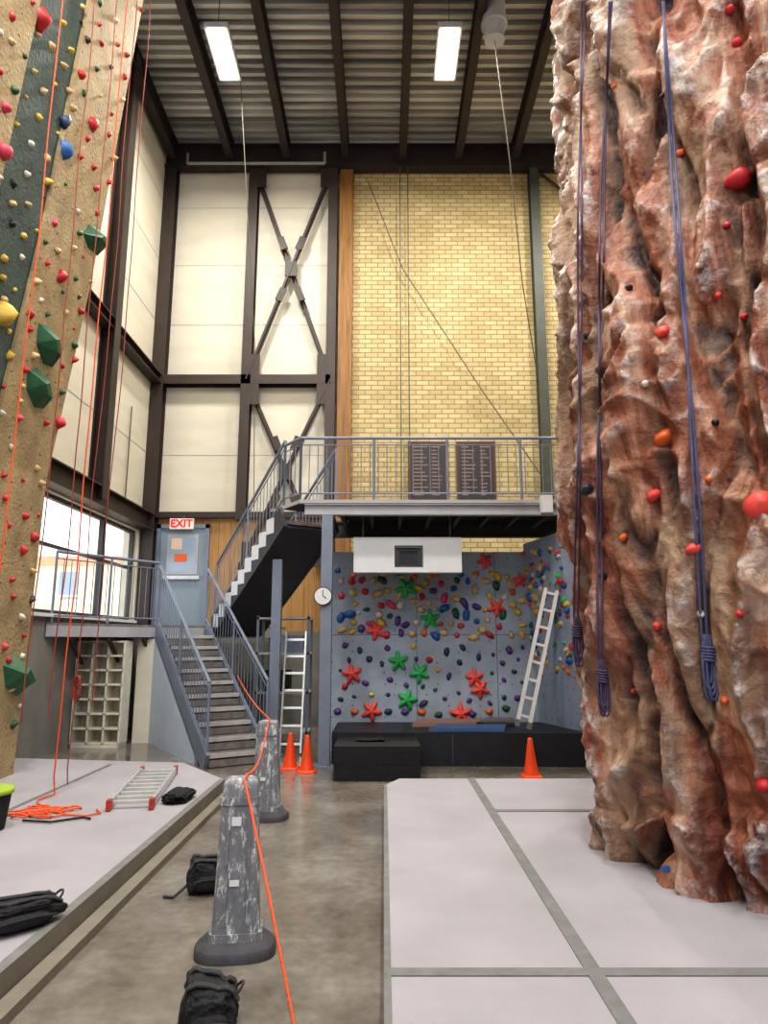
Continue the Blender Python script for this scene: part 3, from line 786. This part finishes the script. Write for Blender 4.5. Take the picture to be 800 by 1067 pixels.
# ---------------------------------------------------------------- left climbing wall
zp = [(0.15, -4.12), (3.5, -4.06), (6.0, -3.74), (10.4, -3.34), (11.8, -3.22)]
def lx(z):
    for (a, xa_), (b_, xb_) in zip(zp[:-1], zp[1:]):
        if z <= b_: return xa_+(xb_-xa_)*(z-a)/(b_-a)
    return zp[-1][1]
w = MB('climbing_wall')
segs = [(1.0, 5.95, 0.0, M_tan), (5.95, 6.8, -0.05, M_teal), (6.8, 8.0, 0.0, M_tan)]
Z = [z for z, _ in zp]
for y0, y1, off, m in segs:
    for z0, z1 in zip(Z[:-1], Z[1:]):
        w.raw([(lx(z0)+off, y0, z0), (lx(z0)+off, y1, z0), (lx(z1)+off, y1, z1), (lx(z1)+off, y0, z1)], [(0, 1, 2, 3)], m)
for yy in (5.95, 6.8):
    for z0, z1 in zip(Z[:-1], Z[1:]):
        w.raw([(lx(z0), yy, z0), (lx(z0)-0.05, yy, z0), (lx(z1)-0.05, yy, z1), (lx(z1), yy, z1)], [(0, 1, 2, 3)], M_tan)
for z0, z1 in zip(Z[:-1], Z[1:]):   # far end cheek
    w.raw([(lx(z0), 8.0, z0), (lx(z0)-0.35, 8.12, z0), (lx(z1)-0.35, 8.12, z1), (lx(z1), 8.0, z1)], [(0, 1, 2, 3)], M_tan)
cw = w.obj(); CW = bvh_of(cw)
hs = MB('climbing_holds')
vols = [('dkgreen', 97, 250, 19, .2), ('dkgreen', 48, 360, 21, 2.4), ('dkgreen', 38, 405, 21, 2.5), ('dkgreen', 17, 704, 22, 2.6)]
big = [('yellow', 2, 327, 13, 1, 0), ('red', 40, 20, 13, 1, 0), ('pink', 4, 158, 9, 1, 0), ('red', 96, 130, 7, 1, 0), ('blue', 68, 156, 8, 1.3, 1), ('red', 131, 126, 7, 1, 0), ('red', 62, 440, 6, 1.2, 0),
       ('navy', 68, 127, 6, 1.4, 1), ('red', 35, 560, 5, 1, 0), ('pink', 5, 112, 6, 1, 0), ('red', 84, 78, 5, 1, 0), ('red', 64, 288, 6, 1.5, 0), ('dkgreen', 122, 150, 5, 1, 0)]
occ = []
for c, u, v, s_, an in vols:
    p, n = hit(CW, u, v)
    if p: volume(hs, p, n, s_*p.y/0.95/711*1.3, HC[c], an); occ.append((u, v))
for c, u, v, s_, asp, an in big:
    p, n = hit(CW, u, v)
    if p:
        sc = p.y/0.95/711
        hold(hs, p, n, s_*sc*1.1, HC[c], u, 0.55, asp, an+0.8); occ.append((u, v))
tries = 0; cnt = 0
while cnt < 120 and tries < 5000:
    tries += 1
    u = R.uniform(0, 150); v = R.uniform(0, 800)
    p, n = hit(CW, u, v)
    if p is None or any((u-a)**2+(v-b)**2 < 200 for a, b in occ): continue
    occ.append((u, v)); cnt += 1
    teal = 5.95 < p.y < 6.8
    c = R.choice(['yellow']*3+['tan', 'white', 'tan', 'black'] if teal else ['red', 'red', 'red', 'red', 'black', 'white', 'pink', 'dkgreen', 'tan', 'tan', 'red', 'dkgreen'])
    hold(hs, p, n, R.uniform(0.022, 0.042), HC[c], cnt, R.uniform(.6, .9), R.uniform(1, 1.5), R.uniform(0, 6))
hs.obj(cw)

# ropes on left
def rope(name, pts, r, m, wob=0.0, seg=7):
    out = []
    for a, b in zip(pts[:-1], pts[1:]):
        a = Vector(a); b = Vector(b); n = max(2, int((b-a).length/0.15))
        for i in range(n):
            p = a.lerp(b, i/n)
            if wob: p += Vector((noise.noise(p*0.8), noise.noise(p*0.8+Vector((9, 3, 1))), 0))*wob
            out.append(p)
    out.append(Vector(pts[-1])); mb = MB(name); mb.tube(out, r, m, seg); return mb
def coil(mb, cx, cy, z, r, m, loops, seed):
    pts = []
    for i in range(loops*20):
        a = 2*pi*i/20; k = i/(loops*20)
        rr = r*(0.5+0.9*noise.noise(Vector((a*0.45, seed, 0)))+0.4*k)
        pts.append((cx+rr*1.7*cos(a)+0.35*noise.noise(Vector((a*.3, 7, seed))), cy+rr*sin(a)+0.3*noise.noise(Vector((a*.3, 17, seed))), z+0.012+0.006*(i % 3)))
    mb.tube(pts, 0.008, m, 6)
    return pts[0]
for i, (x, y, m, zt) in enumerate(((-3.1, 6.95, M_rope_or, 12.0), (-3.16, 7.35, M_rope_rd, 12.0), (-3.05, 6.6, M_rope_rd, 12.0), (-3.12, 7.7, M_rope_rd, 12.0), (-3.0, 5.4, M_rope_or, 12.0), (-3.1, 6.2, M_rope_rd, 12.0))):
    zb = 0.17 if i in (0, 1) else 0.9
    mb = rope('hanging_climbing_rope', [(x, y, zt), (x-0.02, y, 5), (x-0.05, y-0.03, zb)], 0.006 if i else 0.0075, m, 0.03)
    if i == 0:
        q = coil(mb, -2.95, 6.25, 0.15, 0.2, m, 6, 3)
        mb.tube([(x-0.05, y-0.03, .17), (x-0.1, y-0.25, .165), (-3.1, 6.5, .17), q], 0.008, m, 6)
        mb.tube([(-2.9, 6.3, .165), (-2.7, 6.15, .165), (-2.5, 6.1, .165), (-2.42, 6.2, .165), (-2.5, 6.32, .165)], 0.008, m, 6)
    if i == 1:   # tied stopper bundle
        for k in range(5):
            mb.tube([(x-0.04+(0.02+.006*k)*sin(2*pi*t/14), y-0.02*k+.03, 1.25-0.25*(0.5-0.5*cos(2*pi*t/14))) for t in range(15)], 0.006, m, 6)
        mb.tube([(x-0.04+0.03*cos(a*.8), y+0.03*sin(a*.8), 1.22-0.0025*a) for a in range(30)], 0.006, m, 6)
    mb.obj()
w = MB('black_rope_tail'); w.tube([(-2.95, 5.95, .165), (-2.7, 5.9, .165), (-2.5, 6.05, .165), (-2.42, 6.0, .165)], 0.009, M_blackf, 6); w.obj()

# bucket at left edge
w = MB('bucket')
bx, by = -3.12, 5.72
rings = [[(bx+r*cos(2*pi*k/24), by+r*sin(2*pi*k/24), z) for k in range(24)] for r, z in ((.13, .155), (.16, .42))]
w.loft(rings, M_blackf)
rings = [[(bx+r*cos(2*pi*k/24), by+r*sin(2*pi*k/24), z) for k in range(24)] for r, z in ((.16, .42), (.175, .42), (.178, .46), (.165, .46))]
w.loft(rings, mat('lime_rim', (160, 186, 60), .5)); w.obj()

# ---------------------------------------------------------------- rock tower
ol = [(5.2, 2.7), (4.2, 2.75), (3.2, 2.95), (2.45, 3.3), (1.95, 3.78), (1.62, 4.3), (1.5, 4.85), (1.54, 5.4), (1.85, 6.1), (2.5, 6.7), (3.6, 7.0), (5.2, 7.1)]
def cr(p0, p1, p2, p3, t):
    return tuple(0.5*((2*b)+(-a+c)*t+(2*a-5*b+4*c-d)*t*t+(-a+3*b-3*c+d)*t**3) for a, b, c, d in zip(p0, p1, p2, p3))
pl = []
for i in range(len(ol)-1):
    p0 = ol[max(0, i-1)]; p3 = ol[min(len(ol)-1, i+2)]
    for k in range(40): pl.append(Vector(cr(p0, ol[i], ol[i+1], p3, k/40)))
cum = [0]
for a, b in zip(pl[:-1], pl[1:]): cum.append(cum[-1]+(b-a).length)
NS = 560; S = []; j = 0
for i in range(NS+1):
    t = cum[-1]*i/NS
    while j < len(cum)-2 and cum[j+1] < t: j += 1
    f = (t-cum[j])/max(1e-9, cum[j+1]-cum[j]); S.append(pl[j].lerp(pl[j+1], f))
nm = []
for i in range(NS+1):
    d = (S[min(NS, i+1)]-S[max(0, i-1)]).normalized(); nm.append(Vector((-d.y, d.x))*1.0)
for i in range(NS+1):
    if nm[i].dot(S[i]-Vector((3.8, 5))) < 0: nm[i] = -nm[i]
NZ = 640; ZB, ZT = RMZ-0.02, 11.9
LEAN = [(0, 0.0), (0.8, -0.02), (1.6, -0.07), (3.0, -0.08), (4.5, 0.0), (6.0, 0.07), (7.5, 0.18), (12, 0.3)]
def leanf(z):
    for (a, la), (b, lb) in zip(LEAN[:-1], LEAN[1:]):
        if z <= b: return la+(lb-la)*(z-a)/(b-a)
    return LEAN[-1][1]
verts = []; rel = []; nn_ = noise.noise
O1 = Vector((5, 5, 5)); O2 = Vector((11.3, 2.1, 7.7)); O3 = Vector((3.3, 8.8, 1.1)); O4 = Vector((1.7, 4.4, 9.2))
for jz in range(NZ+1):
    z = ZB+(ZT-ZB)*(jz/NZ)**1.2
    lean = leanf(z)
    for i in range(NS+1):
        p = S[i]; q = Vector((p.x, p.y, z))
        wx = nn_(q*0.9); wz = nn_(q*0.9+O1)
        wv = Vector((wx, wz, nn_(q*0.7+O2)))*0.5
        big_ = nn_(Vector((q.x*0.75, q.y*0.75, z*0.22))+wv*0.5)*0.2
        q2 = Vector((q.x*1.3, q.y*1.3, z*0.3))+wv*0.9
        n1 = nn_(q2); crease = max(0.0, 1-abs(n1)*6.0)              # deep vertical cracks
        nb = nn_(Vector((q.x*2.1, q.y*2.1, z*0.5))+wv*1.5+O4); cr2 = max(0.0, 1-abs(nb)*11.0)  # narrow secondary cracks
        n2 = nn_(Vector((q.x*2.7, q.y*2.7, z*0.75))+wv*2.0+O2); r2 = 1-min(1, abs(n2)*2.0)   # long flowing ribs
        msk = 0.4+0.6*max(0, min(1, 0.5+1.6*nn_(Vector((q.x*1.1, q.y*1.1, z*.8))+O3)))
        n3 = nn_(Vector((q.x*5.5, q.y*5.5, z*3.4))+wv*3.2+O3); r3_ = 1-min(1, abs(n3)*2.3)  # crumple ridges
        n4 = nn_(Vector((q.x*12, q.y*12, z*9))+wv*2); r4_ = 1-min(1, abs(n4)*2.4)
        saw = (z*0.5+n2*0.35+wx*1.4+q.y*0.35) % 1.0                     # drooping ledges
        ledge = saw*0.06 if saw < 0.9 else 0.54*(1-saw)
        d = big_ - 0.18*crease - 0.08*cr2 + 0.14*r2**1.4 + 0.055*msk*r3_**1.3 + 0.015*r4_ + ledge + 0.10*n1 - 0.13
        if z < ZB+0.25: d -= 0.04*(1-(z-ZB)/0.25)
        o = nm[i]*d
        verts.append((p.x+o.x+lean, p.y+o.y, z))
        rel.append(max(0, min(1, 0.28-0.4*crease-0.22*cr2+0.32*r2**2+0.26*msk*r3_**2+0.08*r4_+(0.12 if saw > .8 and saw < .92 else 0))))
W1 = NS+1
faces = [(jz*W1+i, jz*W1+i+1, (jz+1)*W1+i+1, (jz+1)*W1+i) for jz in range(NZ) for i in range(NS)]
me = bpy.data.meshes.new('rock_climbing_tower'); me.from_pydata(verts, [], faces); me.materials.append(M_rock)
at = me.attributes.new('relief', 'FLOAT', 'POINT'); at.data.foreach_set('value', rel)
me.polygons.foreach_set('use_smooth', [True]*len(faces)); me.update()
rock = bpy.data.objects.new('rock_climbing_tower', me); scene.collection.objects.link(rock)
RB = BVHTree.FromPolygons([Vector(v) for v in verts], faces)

def rock_rope(name, uv, m, r=0.014, strands=2, knot=True):
    pts = []
    for (u0, v0), (u1, v1) in zip(uv[:-1], uv[1:]):
        n = max(2, int(abs(v1-v0)/8))
        for i in range(n):
            f = i/n; u = u0+(u1-u0)*f; v = v0+(v1-v0)*f
            p, nn = hit(RB, u, v)
            if p: pts.append((u, v, (p-CAM).length))
    ds = [min(pts[k][2] for k in range(max(0, i-2), min(len(pts), i+3))) for i in range(len(pts))]
    ds = [sum(ds[max(0, i-2):i+3])/len(ds[max(0, i-2):i+3]) for i in range(len(ds))]
    P = [CAM+ray(u, v).normalized()*(d-0.018) for (u, v, _), d in zip(pts, ds)]
    mb = MB(name)
    for s in range(strands):
        mb.tube([p+Vector((0.018*(s-0.5)*2*cos(p.z*1.3+s), 0.0, 0)) for p in P], r*0.62, m, 7)
    if knot:      # rope tail coiled into a narrow bundle
        e = P[-1]
        for k in range(8):
            a0 = k*0.8; hw = 0.018+0.004*(k % 3); ln = 0.27+0.03*(k % 4); off = Vector((0.012*cos(a0), -0.02+0.012*sin(a0), 0))
            q = [e+off+Vector((hw*sin(2*pi*t/18)*(0.5+1.2*(0.5-0.5*cos(2*pi*t/18))), 0, 0.03-ln*(0.5-0.5*cos(2*pi*t/18)))) for t in range(19)]
            mb.tube(q, r*0.6, m, 6)
        mb.tube([e+Vector((0.034*cos(a*0.8), -0.02+0.034*sin(a*.8), -0.03-0.0022*a)) for a in range(0, 42)], r*0.6, m, 6)
    return mb.obj()
rock_rope('top_rope', [(608, 2), (604, 250), (600, 655)], M_rope_pu, 0.012)
rock_rope('top_rope', [(637, 2), (628, 200), (622, 450), (626, 700)], M_rope_pu, 0.013)
rock_rope('top_rope', [(692, 2), (706, 250), (722, 480), (735, 675)], M_rope_bl, 0.014)
hs = MB('tower_holds')
for c, u, v, s_, asp in (('red', 769, 186, 12, 1.1), ('coral', 792, 527, 14, 1.1), ('orange', 694, 456, 9, 1.4), ('coral', 690, 346, 6, 1.3), ('coral', 681, 516, 6, 1.3), ('black', 611, 510, 7, 1), ('coral', 722, 572, 6, 1.3),
                     ('red', 757, 235, 4, 1), ('red', 795, 818, 6, 1.2), ('orange', 708, 160, 4, 1.5), ('coral', 748, 308, 4, 1), ('coral', 684, 652, 4, 1), ('orange', 738, 500, 4, 1), ('red', 768, 45, 6, 1), ('black', 655, 300, 4, 1),
                     ('black', 612, 350, 4, 1), ('orange', 650, 560, 4, 1.2), ('red', 770, 640, 4, 1), ('black', 690, 100, 3, 1), ('orange', 640, 90, 3, 1), ('white', 672, 400, 4, 1),
                     ('black', 745, 440, 4, 1), ('coral', 660, 720, 3, 1), ('orange', 755, 730, 4, 1), ('white', 730, 640, 4, 1), ('black', 628, 600, 4, 1), ('red', 775, 330, 4, 1), ('red', 760, 10, 5, 1)):
    p, n = hit(RB, u, v)
    if p: hold(hs, p-ray(u, v)*0.01, (n*0.6+Vector((-0.3, -1, 0))).normalized(), s_*(p.y/711)*1.1, HC[c], u, 0.6, asp, 0.4)
p, n = hit(RB, 693, 905)
if p: hs.box(p-ray(693, 905)*0.012, (0.045, 0.012, 0.03), HC['blue'])
hs.obj(rock)

# ---------------------------------------------------------------- stanchions (plastic delineators)
def sup(cx, cy, z, hx, hy, e=0.45, n=36, rot=0.0):
    out = []
    for k in range(n):
        a = 2*pi*k/n; c, s = cos(a), sin(a)
        x = hx*math.copysign(abs(c)**e, c); y = hy*math.copysign(abs(s)**e, s)
        out.append((cx+x*cos(rot)-y*sin(rot), cy+x*sin(rot)+y*cos(rot), z))
    return out
def stanchion(x, y, rot):
    mb = MB('barrier_stanchion')
    f = lambda z, hx, hy, e=0.4: sup(x, y, z, hx, hy, e, 40, rot)
    mb.loft([f(0, .21, .16, .7), f(.035, .21, .16, .7), f(.05, .2, .15, .7)], M_rubber)
    mb.loft([f(.05, .2, .15, .7), f(.075, .165, .125, .6), f(.08, .15, .11, .5)], M_rubber)
    mb.loft([f(.07, .14, .1, .3), f(.12, .137, .098, .3)], M_scuff, False)
    mb.loft([f(.12, .124, .09, .3), f(.6, .105, .072, .3), f(.74, .1, .068, .3)], M_scuff)
    mb.loft([f(.74, .107, .075, .3), f(.78, .106, .074, .3)], M_scuff)
    mb.loft([f(.78, .098, .066, .3), f(.84, .094, .062, .3), f(.862, .086, .055, .35), f(.872, .06, .04, .4), f(.874, .03, .02)], M_scuff)
    M = Matrix.Rotation(rot, 3, 'Z')
    for sx in (-1, 1):
        for z0, z1 in ((.16, .4), (.44, .7)):
            q0 = Vector((sx*0.06, -(0.09-(z0-.13)*.038)-0.002, z0)); q1 = Vector((sx*0.052, -(0.09-(z1-.13)*.038)-0.002, z1))
            o = Vector((x, y, 0)); mb.beam(M @ q0+o, M @ q1+o, 0.012, 0.014, M_scuff)
    for zz, hgt in ((.66, .045), (.36, .03)):
        q = M @ Vector((-0.015, -(0.092-(zz-.13)*.038)-0.003, zz)); mb.box((x+q.x, y+q.y, zz), (0.05, 0.004, hgt), M_white, M)
    return mb.obj()
stanchion(-0.78, 3.95, 0.15); stanchion(-1.09, 6.7, -0.1)
mb = MB('orange_rope')
def sag(a, b, s, n=24):
    a = Vector(a); b = Vector(b)
    return [a.lerp(b, i/n)+Vector((0, 0, -s*4*(i/n)*(1-i/n))) for i in range(n+1)]
pts = sag((-1.95, 9.35, 1.15), (-1.08, 6.68, 0.886), 0.05)+sag((-1.08, 6.66, 0.886), (-0.75, 3.95, 0.886), 0.12)[1:]+sag((-0.745, 3.85, 0.875), (-0.36, 3.15, 0.012), -0.02)+[Vector((-0.3, 2.7, 0.01)), Vector((-0.22, 2.2, 0.01))]
mb.tube(pts, 0.007, M_rope_or, 8); mb.obj()

# ---------------------------------------------------------------- bags, jacket
def boxy(v, e=0.62):
    return Vector([math.copysign(abs(c)**e, c) for c in v])*0.82
def bag(name, c, r, seed, rot=0, straps=True, m=M_blackf, wr=1.0):
    mb = MB(name); Mr = Matrix.Rotation(rot, 3, 'Z'); c = Vector(c); vs = []
    def surf(v):
        b = boxy(v)
        k = 1+0.20*noise.noise(v*1.5+Vector((seed, 0, 0)))-wr*0.20*abs(noise.noise(v*3.1+Vector((0, seed, 0))))-wr*0.10*abs(noise.noise(v*7+Vector((seed, 2, 0))))
        w_ = Vector((b.x*r[0]*k, b.y*r[1]*k, b.z*r[2]*k*(1-0.25*v.x)))
        w_.z = max(w_.z, -r[2]*0.75)
        return Mr @ w_+c+Vector((0, 0, r[2]*0.75))
    mb.raw([surf(v) for v in ICO5[0]], ICO5[1], m, True)
    if straps:
        for yo in (-0.35, 0.35):
            path = [surf(Vector((cos(a), yo*0.9, sin(a))).normalized())+Vector((0, 0, 0.006)) for a in [pi*(0.08+0.84*i/16) for i in range(17)]]
            for dy in (-0.008, 0.008):
                mb.tube([p+Mr @ Vector((0, dy, 0.002)) for p in path], 0.009, M_web, 6)
        mb.raw([Mr @ Vector((boxy(v).x*r[0]*.6, -r[1]*.72+boxy(v).y*r[1]*.28, boxy(v).z*r[2]*.42))+c+Vector((0, 0, r[2]*.6)) for v in ICO4[0]], ICO4[1], m, True)
        mb.tube([c+Mr @ Vector((r[0]*0.6*cos(a), -r[1]*0.98-0.004, r[2]*(.72+.12*sin(a)))) for a in [pi*i/12 for i in range(13)]], 0.004, M_web, 6)
        h = surf(Vector((0.9, 0, 0.5)).normalized())
        mb.tube([h+Mr @ Vector((0.0+0.03*sin(a), 0.035*cos(a), 0.03*sin(a))) for a in [pi*i/10 for i in range(11)]], 0.006, M_web, 6)
        g = c+Mr @ Vector((-r[0]*0.8, -r[1]*.3, r[2]*.5))
        mb.tube([g, g+Mr @ Vector((-.05, -.03, -.03)), Vector((g.x, g.y, c.z+0.01))+Mr @ Vector((-.09, -.05, 0)), Vector((g.x, g.y, c.z+0.01))+Mr @ Vector((-.15, -.02, 0))], 0.009, M_web, 6)
    return mb.obj()
bag('black_backpack', (-1.90, 3.85, 0.15), (0.27, 0.13, 0.09), 2.0, 0.75)
bag('black_gear_bag', (-1.16, 4.85, 0.0), (0.15, 0.14, 0.125), 5.0, 0.3)
bag('black_rucksack', (-0.73, 3.2, 0.0), (0.15, 0.17, 0.13), 9.0, 0.2)
bag('black_jacket', (-1.91, 6.75, 0.15), (0.15, 0.3, 0.055), 4.0, 0.0, False, wr=2.2)

# ---------------------------------------------------------------- world + camera
wd = bpy.data.worlds.new('sky'); scene.world = wd; wd.use_nodes = True
bg = wd.node_tree.nodes['Background']; bg.inputs[0].default_value = (0.90, 0.95, 1.0, 1); bg.inputs[1].default_value = 2.0
cam = bpy.data.cameras.new('camera'); cam.lens = 24; cam.sensor_width = 36; cam.sensor_fit = 'AUTO'
co = bpy.data.objects.new('camera', cam); co.location = CAM; co.rotation_euler = (pi/2+A, 0, 0)
scene.collection.objects.link(co); scene.camera = co
